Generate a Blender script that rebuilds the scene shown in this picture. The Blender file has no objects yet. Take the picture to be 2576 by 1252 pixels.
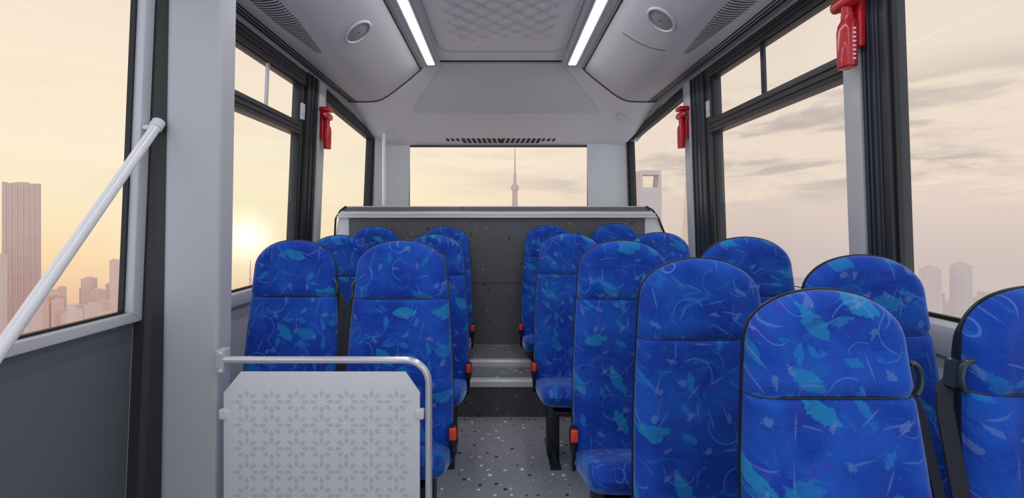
import bpy, bmesh, math, random
from mathutils import Vector, Matrix
S = bpy.context.scene
C = S.collection
PI = math.pi

# ------------------------------------------------------------------ camera
cam_d = bpy.data.cameras.new('camera')
cam = bpy.data.objects.new('camera', cam_d)
C.objects.link(cam)
cam.location = (0, 0, 1.15)
cam.rotation_euler = (PI / 2, 0, 0)
cam_d.sensor_width = 36
cam_d.lens = 36 * 1100 / 2576
cam_d.shift_x = 30 / 2576
cam_d.shift_y = -71 / 2576
cam_d.clip_start = 0.02
cam_d.clip_end = 6000
S.camera = cam
S.view_settings.view_transform = 'Standard'
S.view_settings.look = 'None'
S.view_settings.gamma = 1
S.view_settings.use_curve_mapping = False
S.view_settings.exposure = 0.0


# ------------------------------------------------------------------ node helper
class NT:
    def __init__(s, tree):
        s.t = tree
        s.n = tree.nodes
        s.l = tree.links

    def new(s, kind, **kw):
        n = s.n.new(kind)
        for k, v in kw.items():
            setattr(n, k, v)
        return n

    def put(s, sock, v):
        if v is None:
            return
        if isinstance(v, bpy.types.NodeSocket):
            s.l.new(v, sock)
        else:
            if isinstance(v, (tuple, list)) and sock.type == 'RGBA' and len(v) == 3:
                v = (*v, 1)
            sock.default_value = v

    def m(s, op, a, b=None, c=None, clamp=False):
        n = s.new('ShaderNodeMath', operation=op, use_clamp=clamp)
        for i, v in enumerate((a, b, c)):
            if v is not None:
                s.put(n.inputs[i], v)
        return n.outputs[0]

    def vm(s, op, a, b=None, scale=None):
        n = s.new('ShaderNodeVectorMath', operation=op)
        s.put(n.inputs[0], a)
        if b is not None:
            s.put(n.inputs[1], b)
        if scale is not None:
            s.put(n.inputs['Scale'], scale)
        return n.outputs['Value' if op in ('LENGTH', 'DOT_PRODUCT', 'DISTANCE') else 'Vector']

    def mix(s, f, a, b, blend='MIX'):
        n = s.new('ShaderNodeMix', data_type='RGBA', blend_type=blend)
        s.put(n.inputs[0], f)
        s.put(n.inputs[6], a)
        s.put(n.inputs[7], b)
        return n.outputs[2]

    def ramp(s, f, stops, interp='LINEAR'):
        n = s.new('ShaderNodeValToRGB')
        r = n.color_ramp
        r.interpolation = interp
        while len(r.elements) < len(stops):
            r.elements.new(0.5)
        for e, (p, c) in zip(r.elements, stops):
            e.position = p
            e.color = (*c, 1) if len(c) == 3 else c
        s.put(n.inputs[0], f)
        return n.outputs[0]

    def sm(s, v, a, b):
        n = s.new('ShaderNodeMapRange', interpolation_type='SMOOTHSTEP')
        s.put(n.inputs[0], v)
        n.inputs[1].default_value = a
        n.inputs[2].default_value = b
        n.inputs[3].default_value = 0
        n.inputs[4].default_value = 1
        return n.outputs[0]

    def sep(s, v):
        n = s.new('ShaderNodeSeparateXYZ')
        s.put(n.inputs[0], v)
        return n.outputs

    def comb(s, x, y, z=0.0):
        n = s.new('ShaderNodeCombineXYZ')
        s.put(n.inputs[0], x)
        s.put(n.inputs[1], y)
        s.put(n.inputs[2], z)
        return n.outputs[0]

    def noise(s, vec, scale, detail=2.0, rough=0.5, dist=0.0):
        n = s.new('ShaderNodeTexNoise')
        s.put(n.inputs['Vector'], vec)
        n.inputs['Scale'].default_value = scale
        n.inputs['Detail'].default_value = detail
        n.inputs['Roughness'].default_value = rough
        n.inputs['Distortion'].default_value = dist
        return n.outputs

    def voro(s, vec, scale, dims='3D', rnd=1.0, feature='F1'):
        n = s.new('ShaderNodeTexVoronoi', voronoi_dimensions=dims, feature=feature)
        s.put(n.inputs['Vector'], vec)
        n.inputs['Scale'].default_value = scale
        n.inputs['Randomness'].default_value = rnd
        return n.outputs


# ------------------------------------------------------------------ sky
W = bpy.data.worlds.new('evening_sky')
S.world = W
W.use_nodes = True
W.node_tree.nodes.clear()
k = NT(W.node_tree)
dvec = k.new('ShaderNodeTexCoord').outputs['Generated']
dx, dy, dz = k.sep(dvec)
# elevation measured against the horizontal heading
elev = k.m('DIVIDE', dz, k.m('SQRT', k.m('ADD', k.m('MULTIPLY', dx, dx), k.m('MULTIPLY', dy, dy))))
ef = k.m('ADD', k.m('MULTIPLY', elev, 1.0), 0.4, clamp=True)
warm = k.ramp(ef, [(0.0, (.42, .29, .27)), (.20, (.60, .40, .34)), (.275, (.88, .50, .32)), (.34, (1.0, .70, .40)),
                   (.42, (1.0, .83, .56)), (.52, (1.0, .87, .66)), (.66, (.99, .83, .66)), (.85, (.90, .76, .65)), (1.0, (.78, .70, .64))])
cool = k.ramp(ef, [(0.0, (.48, .43, .42)), (.20, (.58, .50, .48)), (.34, (.66, .55, .51)), (.46, (.82, .68, .59)),
                   (.60, (.90, .76, .63)), (.85, (.85, .74, .64)), (1.0, (.72, .67, .63))])
side = k.sm(dx, -.25, .50)
col = k.mix(side, warm, cool)
# thin cloud bands, mostly towards the right of the sunset
cvec = k.comb(k.m('MULTIPLY', dx, 2.6), k.m('MULTIPLY', dy, 2.6), k.m('MULTIPLY', elev, 13.0))
cn = k.noise(cvec, 1.35, 7, .58, .6)[0]
band = k.m('MULTIPLY', k.sm(elev, .0, .09), k.m('SUBTRACT', 1.0, k.sm(elev, .19, .30)))
cmask = k.m('MULTIPLY', k.m('MULTIPLY', k.sm(cn, .46, .66), band), k.m('ADD', k.m('MULTIPLY', side, .75), .12))
col = k.mix(cmask, col, (.53, .46, .43))
cn2 = k.noise(cvec, 4.2, 6, .6, .9)[0]
band2 = k.m('MULTIPLY', k.sm(elev, .01, .06), k.m('SUBTRACT', 1.0, k.sm(elev, .10, .16)))
col = k.mix(k.m('MULTIPLY', k.m('MULTIPLY', k.sm(cn2, .48, .68), band2), k.m('MULTIPLY', side, .6)), col, (.95, .80, .62))
# the low sun and its glow
sd = Vector((-640, 1100, -42)).normalized()
dt = k.vm('DOT_PRODUCT', dvec, tuple(sd))
col = k.mix(k.m('MULTIPLY', k.m('POWER', k.m('MAXIMUM', dt, 0), 120), .62), col, (1.0, .92, .60))
col = k.mix(k.m('MULTIPLY', k.m('POWER', k.m('MAXIMUM', dt, 0), 18), .30), col, (1.0, .91, .64))
col = k.mix(k.m('MULTIPLY', k.m('POWER', k.m('MAXIMUM', dt, 0), 1400), 1.0, clamp=True), col, (1.5, 1.4, 1.1))
# plain bluish daylight in the half of the sky away from the sunset
back = k.sm(dy, .12, -.35)
col = k.mix(back, col, (.84, .87, .94))
# straight overhead
col = k.mix(k.sm(dz, .55, .9), col, (.55, .58, .66))
bg = k.new('ShaderNodeBackground')
k.put(bg.inputs[0], col)
bg.inputs[1].default_value = 1.0
k.l.new(bg.outputs[0], k.new('ShaderNodeOutputWorld').inputs[0])


# ------------------------------------------------------------------ materials
def mat(name):
    m = bpy.data.materials.new(name)
    m.use_nodes = True
    m.node_tree.nodes.clear()
    k = NT(m.node_tree)
    out = k.new('ShaderNodeOutputMaterial')
    b = k.new('ShaderNodeBsdfPrincipled')
    k.l.new(b.outputs[0], out.inputs[0])
    return m, k, b, out


def plain(name, color, rough=.5, metal=0., var=.04, scale=40., bump=0., spec=.5, coat=0.):
    m, k, b, out = mat(name)
    oc = k.new('ShaderNodeTexCoord').outputs['Object']
    n = k.noise(oc, scale, 4, .6)[0]
    lo = tuple(c * (1 - var) for c in color)
    hi = tuple(min(1, c * (1 + var)) for c in color)
    k.put(b.inputs['Base Color'], k.mix(n, lo, hi))
    k.put(b.inputs['Roughness'], k.m('ADD', k.m('MULTIPLY', n, .08), rough - .04))
    b.inputs['Metallic'].default_value = metal
    b.inputs['Specular IOR Level'].default_value = spec
    b.inputs['Coat Weight'].default_value = coat
    if bump:
        bn = k.new('ShaderNodeBump')
        bn.inputs['Strength'].default_value = bump
        bn.inputs['Distance'].default_value = .002
        k.l.new(n, bn.inputs['Height'])
        k.l.new(bn.outputs[0], b.inputs['Normal'])
    return m


M = {}
M['duct'] = plain('duct_plastic', (.54, .55, .585), .45, scale=160, var=.02)
M['dome'] = plain('dome_plastic', (.73, .74, .78), .5, scale=120, var=.02)
M['inset'] = plain('dome_inset_fabric', (.60, .61, .645), .7, scale=120, var=.03)
M['pillar'] = plain('pillar_plastic', (.50, .51, .54), .38, scale=90, var=.02)
M['pillar_light'] = plain('corner_plastic', (.72, .73, .76), .3, scale=90, var=.02)
M['frame_light'] = plain('sill_plastic', (.60, .61, .65), .32, scale=90, var=.02)
M['wall_light'] = plain('wall_laminate', (.60, .60, .60), .5, scale=200, var=.03)
M['wall_dark'] = plain('dark_wall_laminate', (.145, .155, .175), .5, scale=200, var=.05)
M['black'] = plain('black_rubber', (.012, .012, .014), .5)
M['char'] = plain('charcoal_trim', (.035, .036, .040), .45)
M['navy'] = plain('navy_trim', (.030, .036, .055), .38)
M['steel'] = plain('brushed_steel', (.74, .74, .77), .24, metal=.45, var=.02)
M['white_metal'] = plain('painted_tube', (.88, .88, .90), .25, metal=.1, var=.02)
M['alu'] = plain('aluminium_edge', (.74, .72, .74), .4, metal=.3, var=.04)
M['shell'] = plain('seat_shell', (.010, .012, .020), .4)
M['belt'] = plain('belt_webbing', (.012, .014, .024), .6, scale=400, bump=.3)
M['guide'] = plain('belt_guide_plastic', (.035, .055, .06), .25)
M['red'] = plain('red_plastic', (.55, .012, .02), .25, var=.08, coat=.4)
M['orange'] = plain('red_button', (.85, .06, .015), .35)
M['yellow'] = plain('yellow_sticker', (.75, .52, .12), .5)
M['white'] = plain('white_plastic', (.75, .75, .76), .4)
M['legm'] = plain('leg_paint', (.016, .020, .034), .4)
M['vent_dark'] = plain('vent_dark', (.03, .032, .042), .6)
M['seam'] = plain('seam_dark', (.02, .02, .028), .7)
M['bld_l'] = plain('hazed_mauve_facade', (.78, .62, .56), .8, var=.1, scale=.06)  # distance haze is mixed into the pale building colours from here on
M['bld_d'] = plain('hazed_dusk_facade', (.88, .67, .58), .8, var=.12, scale=.05)
M['bld_r'] = plain('hazed_grey_facade', (.72, .64, .61), .8, var=.08, scale=.05)
M['bld_p'] = plain('hazed_pale_facade', (.95, .82, .74), .8, var=.06, scale=.05)
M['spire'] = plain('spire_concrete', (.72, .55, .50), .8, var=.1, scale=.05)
M['land'] = plain('city_ground', (.88, .70, .63), .9, var=.14, scale=.012)  # haze over the city put into the pinkish ground colour

# lamp
m, k, b, out = mat('lamp_diffuser')
em = k.new('ShaderNodeEmission')
em.inputs[0].default_value = (.96, .97, 1.0, 1)
em.inputs[1].default_value = 16.0
k.l.new(em.outputs[0], out.inputs[0])
M['lamp'] = m

# window glass: clear, faintly reflecting
m, k, b, out = mat('window_glass')
tr = k.new('ShaderNodeBsdfTransparent')
tr.inputs[0].default_value = (.99, .99, .99, 1)
gl = k.new('ShaderNodeBsdfGlossy')
gl.inputs['Roughness'].default_value = .02
fr = k.new('ShaderNodeFresnel')
fr.inputs[0].default_value = 1.2
mx = k.new('ShaderNodeMixShader')
k.put(mx.inputs[0], k.m("MULTIPLY", fr.outputs[0], .05))
k.l.new(tr.outputs[0], mx.inputs[1])
k.l.new(gl.outputs[0], mx.inputs[2])
k.l.new(mx.outputs[0], out.inputs[0])
M['glass'] = m


# speckled vinyl
def vinyl(name, base, dark, light, rough, amount=1.0):
    m, k, b, out = mat(name)
    oc = k.new('ShaderNodeTexCoord').outputs['Object']
    jit = k.vm('ADD', oc, k.vm('SCALE', k.noise(oc, 60, 2)[1], scale=.012))
    jx, jy, jz = k.sep(jit)
    jit = k.comb(jx, k.m('ADD', jy, jz), 0)
    v = k.voro(jit, 27, '2D')
    size = k.m('ADD', k.m('MULTIPLY', k.sep(v['Color'])[0], .17), .10)
    spot = k.m('LESS_THAN', v['Distance'], size)
    on = k.m('GREATER_THAN', k.sep(v['Color'])[1], 1 - .27 * amount)
    lightdark = k.m('GREATER_THAN', k.sep(v['Color'])[2], .55)
    n = k.noise(oc, 300, 3)[0]
    c = k.mix(n, tuple(x * .88 for x in base), tuple(x * 1.1 for x in base))
    v2 = k.voro(jit, 80, '2D')
    sp2 = k.m('MULTIPLY', k.m('LESS_THAN', v2['Distance'], .20), k.m('GREATER_THAN', k.sep(v2['Color'])[1], .93))
    c = k.mix(sp2, c, light)
    c = k.mix(k.m('MULTIPLY', spot, on), c, k.mix(lightdark, dark, light))
    k.put(b.inputs['Base Color'], c)
    b.inputs['Roughness'].default_value = rough
    return m


M['floor'] = vinyl('speckled_floor', (.34, .345, .38), (.06, .06, .075), (.92, .93, .96), .30)
M['riser'] = vinyl('speckled_riser', (.075, .077, .085), (.03, .03, .036), (.16, .16, .18), .5, .7)
M['tread'] = vinyl('speckled_tread', (.20, .21, .23), (.04, .04, .05), (.62, .66, .70), .4)
M['cab'] = vinyl('speckled_dark_panel', (.125, .126, .142), (.04, .04, .05), (.24, .24, .26), .55, .45)

# quilted ceiling
m, k, b, out = mat('quilted_ceiling')
oc = k.new('ShaderNodeTexCoord').outputs['Object']
x, y, z = k.sep(oc)
u = k.m('MULTIPLY', x, 45.)
v = k.m('MULTIPLY', y, 45.)
h = k.m('MULTIPLY', k.m('SINE', u), k.m('SINE', v))
nz = k.noise(oc, 9, 3)[0]
inside = k.m('MULTIPLY', k.m('SUBTRACT', 1.0, k.sm(k.m('ABSOLUTE', k.m('SUBTRACT', x, .011)), .26, .38)), k.m('SUBTRACT', 1.0, k.sm(y, 2.7, 3.05)))
hh = k.m('MULTIPLY', k.m('MULTIPLY', h, inside), k.m('ADD', nz, .3))
bn = k.new('ShaderNodeBump')
bn.inputs['Strength'].default_value = 1.0
bn.inputs['Distance'].default_value = .022
k.l.new(hh, bn.inputs['Height'])
k.l.new(bn.outputs[0], b.inputs['Normal'])
k.put(b.inputs['Base Color'], k.mix(nz, (.74, .75, .79), (.82, .83, .87)))
b.inputs['Roughness'].default_value = .5
M['quilt'] = m

# screened partition panel with rows of petal stars
m, k, b, out = mat('petal_panel')
oc = k.new('ShaderNodeTexCoord').outputs['Object']
x, y, z = k.sep(oc)
a = .0745


def cellc(v, off, a=a):
    t = k.m('DIVIDE', k.m('ADD', v, off), a)
    return k.m('SUBTRACT', t, k.m('ROUND', t))


cx = cellc(x, 0.0, .0794)
cz = cellc(z, .024)
rr = k.m('SQRT', k.m('ADD', k.m('MULTIPLY', cx, cx), k.m('MULTIPLY', cz, cz)))
ang = k.m('ARCTAN2', cz, cx)
sec = k.m('MULTIPLY', k.m('SUBTRACT', k.m('DIVIDE', ang, PI / 4), k.m('ROUND', k.m('DIVIDE', ang, PI / 4))), PI / 4)
px_ = k.m('MULTIPLY', rr, k.m('COSINE', sec))
py_ = k.m('MULTIPLY', rr, k.m('SINE', sec))
e1 = k.m('DIVIDE', k.m('SUBTRACT', px_, .345), .165)
e2 = k.m('DIVIDE', py_, .085)
d1 = k.m('ADD', k.m('MULTIPLY', e1, e1), k.m('ABSOLUTE', e2))
pet = k.m('SUBTRACT', 1.0, k.sm(d1, .85, 1.1))
core = k.m('SUBTRACT', 1.0, k.sm(k.m('ABSOLUTE', py_), .006, .018))
pet = k.m('MULTIPLY', pet, k.m('SUBTRACT', 1.0, k.m('MULTIPLY', core, .6)))
fade = k.m('MULTIPLY', k.m('MULTIPLY', k.sm(x, -.290, -.279), k.m('SUBTRACT', 1.0, k.sm(x, .279, .290))), k.m('SUBTRACT', 1.0, k.sm(z, .311, .318)))
n = k.noise(oc, 260, 3)[0]
basec = k.mix(n, (.76, .76, .785), (.83, .83, .845))
k.put(b.inputs['Base Color'], k.mix(k.m('MULTIPLY', k.m('MULTIPLY', pet, fade), .55), basec, (.45, .455, .48)))
b.inputs['Roughness'].default_value = .38
b.inputs['Metallic'].default_value = .0
M['petal'] = m

# blue moquette
m, k, b, out = mat('blue_moquette')
oc = k.new('ShaderNodeTexCoord').outputs['Object']
rnd = k.new('ShaderNodeObjectInfo').outputs['Random']
x, y, z = k.sep(oc)
P = k.comb(k.m('ADD', x, k.m('MULTIPLY', rnd, 3.7)), k.m('ADD', k.m('SUBTRACT', z, k.m('MULTIPLY', y, .6)), k.m('MULTIPLY', rnd, 9.1)))
jn = k.vm('SCALE', k.vm('SUBTRACT', k.noise(P, 70, 4, .7)[1], (.5, .5, .5)), scale=.030)
Pj = k.vm('ADD', P, jn)


def local(vec, scale, rndness=.85, off=0.0, lo=0.0, hi=6.28):
    vs = k.vm('ADD', vec, (off, off * 1.7, 0))
    v = k.voro(vs, scale, '2D', rndness)
    cr, cg, cb = k.sep(v['Color'])
    loc = k.vm('SUBTRACT', vs, v['Position'])
    rot = k.new('ShaderNodeVectorRotate', rotation_type='Z_AXIS')
    k.put(rot.inputs['Vector'], loc)
    k.put(rot.inputs['Angle'], k.m('ADD', k.m('MULTIPLY', cr, hi - lo), lo))
    lx, ly, _ = k.sep(rot.outputs[0])
    return lx, ly, cg, cb


def leaf(vec, scale, L, wd, keep, off, lo, hi):
    lx, ly, cg, cb = local(vec, scale, .8, off, lo, hi)
    t = k.m('DIVIDE', lx, L)
    lim = k.m('MULTIPLY', k.m('SUBTRACT', 1.0, k.m('MULTIPLY', t, t)), wd)
    f = k.m('SUBTRACT', lim, k.m('ABSOLUTE', ly))
    return k.m('MULTIPLY', k.sm(f, -.0008, .0018), k.m('GREATER_THAN', cg, 1 - keep)), cb


def arc(vec, scale, R, wd, keep, off):
    lx, ly, cg, cb = local(vec, scale, .8, off)
    r = k.m('SQRT', k.m('ADD', k.m('MULTIPLY', lx, lx), k.m('MULTIPLY', ly, ly)))
    f = k.m('SUBTRACT', wd, k.m('ABSOLUTE', k.m('SUBTRACT', r, R)))
    return k.m('MULTIPLY', k.m('MULTIPLY', k.sm(f, -.0006, .0012), k.m('GREATER_THAN', lx, R * .25)), k.m('GREATER_THAN', cg, 1 - keep))


n1 = k.noise(P, 7, 3, .6)[0]
n2 = k.noise(P, 26, 4, .65)[0]
c = k.mix(k.sm(n1, .35, .68), (.007, .050, .40), (.015, .105, .57))
c = k.mix(k.m('MULTIPLY', k.sm(n2, .55, .70), .55), c, (.055, .045, .46))
n3 = k.noise(k.vm('ADD', P, (4.2, 1.3, 0)), 90, 3, .7)[0]
c = k.mix(k.m('MULTIPLY', k.sm(n3, .60, .72), .35), c, (.16, .20, .62))
g, cb = leaf(Pj, 8.0, .046, .019, .46, 0.0, -.2, 1.2)
c = k.mix(k.m('MULTIPLY', g, k.m('ADD', k.m('MULTIPLY', cb, .38), .28)), c, (.02, .34, .60))
g, cb = leaf(Pj, 13.0, .024, .009, .40, 3.1, 0., 6.28)
c = k.mix(k.m('MULTIPLY', g, .6), c, (.02, .24, .62))
g = arc(P, 8.5, .042, .0016, .55, 1.7)
c = k.mix(k.m('MULTIPLY', g, .55), c, (.12, .30, .80))
for off_, sc_ in ((5.3, 11.0), (12.9, 14.0)):
    g, cb = leaf(P, sc_, .030, .0026, .55, off_, 0., 6.28)
    c = k.mix(k.m('MULTIPLY', g, .34), c, (.20, .36, .72))
g = arc(P, 11.5, .030, .0013, .45, 21.7)
c = k.mix(k.m('MULTIPLY', g, .38), c, (.14, .33, .80))
n4 = k.noise(k.vm('MULTIPLY', k.vm('ADD', P, (7.7, 3.1, 0)), (1.0, 2.2, 1.0)), 11, 4, .65, 1.2)[0]
c = k.mix(k.m('MULTIPLY', k.sm(n4, .58, .70), .5), c, (.02, .22, .60))
c = k.mix(k.m('MULTIPLY', k.m('SUBTRACT', 1.0, k.sm(n4, .30, .42)), .55), c, (.006, .032, .34))
g, cb = leaf(Pj, 15.0, .014, .007, .5, 7.9, 0., 6.28)
c = k.mix(k.m('MULTIPLY', g, .45), c, (.17, .29, .62))
k.put(b.inputs['Base Color'], c)
b.inputs['Roughness'].default_value = .85
b.inputs['Specular IOR Level'].default_value = .2
b.inputs['Sheen Weight'].default_value = .8
b.inputs['Sheen Roughness'].default_value = .35
b.inputs['Sheen Tint'].default_value = (.45, .62, .95, 1)
bn = k.new('ShaderNodeBump')
bn.inputs['Strength'].default_value = .25
bn.inputs['Distance'].default_value = .001
k.l.new(k.noise(oc, 500, 2)[0], bn.inputs['Height'])
k.l.new(bn.outputs[0], b.inputs['Normal'])
M['fabric'] = m


# ------------------------------------------------------------------ mesh helpers
class MB:
    def __init__(s):
        s.v = []
        s.f = []

    def add(s, vs, fs):
        o = len(s.v)
        s.v += [tuple(v) for v in vs]
        s.f += [tuple(i + o for i in f) for f in fs]
        return s

    def hexa(s, p):
        """eight corners: bottom ring then top ring"""
        return s.add(p, [(3, 2, 1, 0), (4, 5, 6, 7), (0, 1, 5, 4), (1, 2, 6, 5), (2, 3, 7, 6), (3, 0, 4, 7)])

    def box(s, x0, x1, y0, y1, z0, z1):
        return s.hexa([(x0, y0, z0), (x1, y0, z0), (x1, y1, z0), (x0, y1, z0), (x0, y0, z1), (x1, y0, z1), (x1, y1, z1), (x0, y1, z1)])

    def loft(s, rings, closed=False, caps=False):
        n = len(rings[0])
        vs = [p for r in rings for p in r]
        fs = []
        for i in range(len(rings) - 1):
            for j in range(n if closed else n - 1):
                a, b_ = i * n + j, i * n + (j + 1) % n
                fs.append((a, b_, b_ + n, a + n))
        if caps:
            fs.append(tuple(reversed(range(n))))
            fs.append(tuple(range((len(rings) - 1) * n, len(rings) * n)))
        return s.add(vs, fs)

    def tube(s, pts, r, seg=14, radii=None):
        pts = [Vector(p) for p in pts]
        rings = []
        up = Vector((0.0123, 0.03, 1))
        prev = None
        for i, p in enumerate(pts):
            if i == 0:
                d = pts[1] - p
            elif i == len(pts) - 1:
                d = p - pts[i - 1]
            else:
                d = (pts[i + 1] - p).normalized() + (p - pts[i - 1]).normalized()
            d.normalize()
            if prev is None:
                a = d.cross(up)
                if a.length < .05:
                    a = d.cross(Vector((1, 0, 0)))
            else:
                a = prev - d * prev.dot(d)
            a.normalize()
            prev = a
            b_ = d.cross(a)
            rad = radii[i] if radii else r
            rings.append([p + (a * math.cos(t) + b_ * math.sin(t)) * rad for t in [2 * PI * q / seg for q in range(seg)]])
        return s.loft(rings, True, True)

    def prism(s, poly, axis, lo, hi):
        """polygon extruded along an axis; poly holds the two other coordinates in axis order"""
        def p(q, t):
            return {'x': (t, q[0], q[1]), 'y': (q[0], t, q[1]), 'z': (q[0], q[1], t)}[axis]
        return s.loft([[p(q, lo) for q in poly], [p(q, hi) for q in poly]], True, True)

    def build(s, name, material, parent=None, smooth=False, bevel=0., loc=None, sub=0):
        me = bpy.data.meshes.new(name)
        me.from_pydata(s.v, [], s.f)
        bm = bmesh.new()
        bm.from_mesh(me)
        bmesh.ops.recalc_face_normals(bm, faces=bm.faces)
        if bevel:
            es = [e for e in bm.edges if len(e.link_faces) == 2 and e.calc_face_angle(0) > .5]
            bmesh.ops.bevel(bm, geom=es, offset=bevel, segments=3, profile=.5, affect='EDGES', clamp_overlap=True)
        bm.to_mesh(me)
        bm.free()
        me.materials.append(material)
        if smooth or bevel:
            for pl in me.polygons:
                pl.use_smooth = True
            try:
                me.set_sharp_from_angle(angle=math.radians(38))
            except Exception:
                pass
        o = bpy.data.objects.new(name, me)
        C.objects.link(o)
        if parent:
            o.parent = parent
        if loc:
            o.location = loc
        return o


def tag(o, label=None, cat=None, group=None, kind=None):
    if label:
        o['label'] = label
    if cat:
        o['category'] = cat
    if group:
        o['group'] = group
    if kind:
        o['kind'] = kind
    return o


def empty(name, loc=(0, 0, 0), rz=0.):
    o = bpy.data.objects.new(name, None)
    C.objects.link(o)
    o.location = loc
    o.rotation_euler = (0, 0, rz)
    o.empty_display_size = .1
    return o


def struct(mb, name, material, label=None, cat=None, **kw):
    o = mb.build(name, material, **kw)
    tag(o, label, cat, kind='structure')
    return o


# the side walls lean in a little towards the roof; sd = -1 left, +1 right
def WX(sd, z):
    return -1.2 + .042 * (z - .85) if sd < 0 else 1.25 - .035 * (z - .88)


def wq(mb, sd, quad, inn, out):
    """slab following the wall: quad of (y, z), from `inn` inside the wall plane to `out` outside"""
    a = [(WX(sd, z) - sd * inn, y, z) for y, z in quad]
    b_ = [(WX(sd, z) + sd * out, y, z) for y, z in quad]
    return mb.hexa(a + b_)


def rect(y0, y1, z0, z1):
    return [(y0, z0), (y1, z0), (y1, z1), (y0, z1)]


def bars(mb, sd, q, w, inn, out):
    """frame of width w (bottom, far side, top, near side) just outside quad q (y0z0, y1z0, y1z1, y0z1)"""
    wb, wf, wt, wn = w
    (a, b_, c_, d_) = q
    A = (a[0] - wn, a[1] - wb)
    B = (b_[0] + wf, b_[1] - wb)
    Cc = (c_[0] + wf, c_[1] + wt)
    D = (d_[0] - wn, d_[1] + wt)
    if wb:
        wq(mb, sd, [A, B, b_, a], inn, out)
    if wf:
        wq(mb, sd, [b_, B, Cc, c_], inn, out)
    if wt:
        wq(mb, sd, [d_, c_, Cc, D], inn, out)
    if wn:
        wq(mb, sd, [A, a, d_, D], inn, out)
    return mb


# ------------------------------------------------------------------ floor, platform, walls
YF, YR = -1.6, 4.25     # front end of what is built, rear end of the cabin
struct(MB().box(-1.32, 1.34, YF, YR, -.08, 0), 'floor', M['floor'], 'grey speckled vinyl floor of the bus aisle', 'floor')
struct(MB().box(-1.17, 1.21, 2.566, YR - .1, 0.0, .212), 'platform_riser', M['riser'], 'dark speckled riser of the lower step behind the aisle', 'step')
struct(MB().box(-1.17, 1.21, 2.574, 2.80, .212, .216), 'platform_tread', M['tread'], 'narrow speckled tread of the lower step', 'step')
struct(MB().box(-1.17, 1.21, 2.80, YR - .1, .212, .255), 'platform_floor', M['tread'], 'speckled upper platform in front of the dark rear panel', 'step')


def nosing(yf, z1, h, name, label):
    mb = MB()
    mb.prism([(yf - .012, z1 - h), (yf, z1 - h), (yf, z1 - .004), (yf + .03, z1 - .004), (yf + .03, z1 + .003), (yf - .008, z1 + .003), (yf - .012, z1 - .003)], 'x', -1.16, 1.20)
    for i in range(3):
        zz = z1 - h * (.25 + .25 * i)
        mb.prism([(yf - .0145, zz - .0025), (yf - .011, zz - .0045), (yf - .011, zz + .0045), (yf - .0145, zz + .0025)], 'x', -1.16, 1.20)
    struct(mb, name, M['alu'], label, 'trim')


nosing(2.566, .217, .038, 'trim_1', 'ribbed aluminium nosing on the lower step')
nosing(2.80, .256, .040, 'trim_2', 'ribbed aluminium nosing on the upper step')

mb = MB()
wq(mb, -1, rect(YF, 1.43, -.02, .826), 0, .06)
struct(mb, 'wall_left', M['wall_dark'], 'dark grey lower wall panel beside the diagonal handrail', 'wall')
mb = MB()
wq(mb, -1, rect(1.43, YR, -.02, .80), 0, .06)
struct(mb, 'wall_left_rear', M['wall_light'], 'light grey lower wall panel left of the seats', 'wall')
mb = MB()
wq(mb, 1, rect(YF, YR, -.02, .765), .0, .06)
struct(mb, 'wall_right', M['wall_light'], 'light grey lower wall panel right of the seats', 'wall')
for sd, zb, nm in ((-1, 2.018, 'wall_left_header'), (1, 2.03, 'wall_right_header')):
    mb = MB()
    wq(mb, sd, rect(YF, 3.3, zb, 2.07), .004, .06)
    wq(mb, sd, [(3.3, zb), (4.06, 1.885), (4.06, 1.96), (3.3, 2.07)], .004, .06)
    struct(mb, nm, M['pillar'], 'light grey panel over the %s windows' % ('left' if sd < 0 else 'right'), 'wall')
mb = MB()
mb.box(-1.25, 1.3, YR + .02, YR + .06, -.02, .88)
struct(mb, 'wall_rear', M['wall_light'], 'rear wall under the back window', 'wall')

# front roof end and roof skin above the ceiling, closing the cabin
struct(MB().box(-1.3, 1.34, YF, YR + .1, 2.42, 2.46), 'roof', M['dome'], 'roof skin above the ceiling', 'roof')


# ------------------------------------------------------------------ windows
def window(n, sd, quad, fr=None, label='', gas=.012, gasm='black', rec=.004, top=None):
    r = empty('window_%d' % n, (0, 0, 0))
    tag(r, label, 'window', kind='structure')
    g = MB()
    bars(g, sd, quad, (gas,) * 4, .004, .012)
    g.build('window_gasket', M[gasm], r)
    gl_ = MB()
    e = gas * .6
    q = [(quad[0][0] - e, quad[0][1] - e), (quad[1][0] + e, quad[1][1] - e), (quad[2][0] + e, quad[2][1] + e), (quad[3][0] - e, quad[3][1] + e)]
    wq(gl_, sd, q, -rec, rec + .005)
    gl_.build('window_glass', M['glass'], r)
    return r


# window 1: left, beside the camera, inner frame of light plastic
w1 = window(1, -1, rect(-.9, 1.385, .8625, 1.96), label='large left window beside the diagonal handrail', gas=.007)
f = MB()
bars(f, -1, rect(-.9, 1.392, .8555, 1.967), (.032, .040, .05, .04), .030, .004)
f.build('window_frame', M['frame_light'], w1, bevel=.004)

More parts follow.
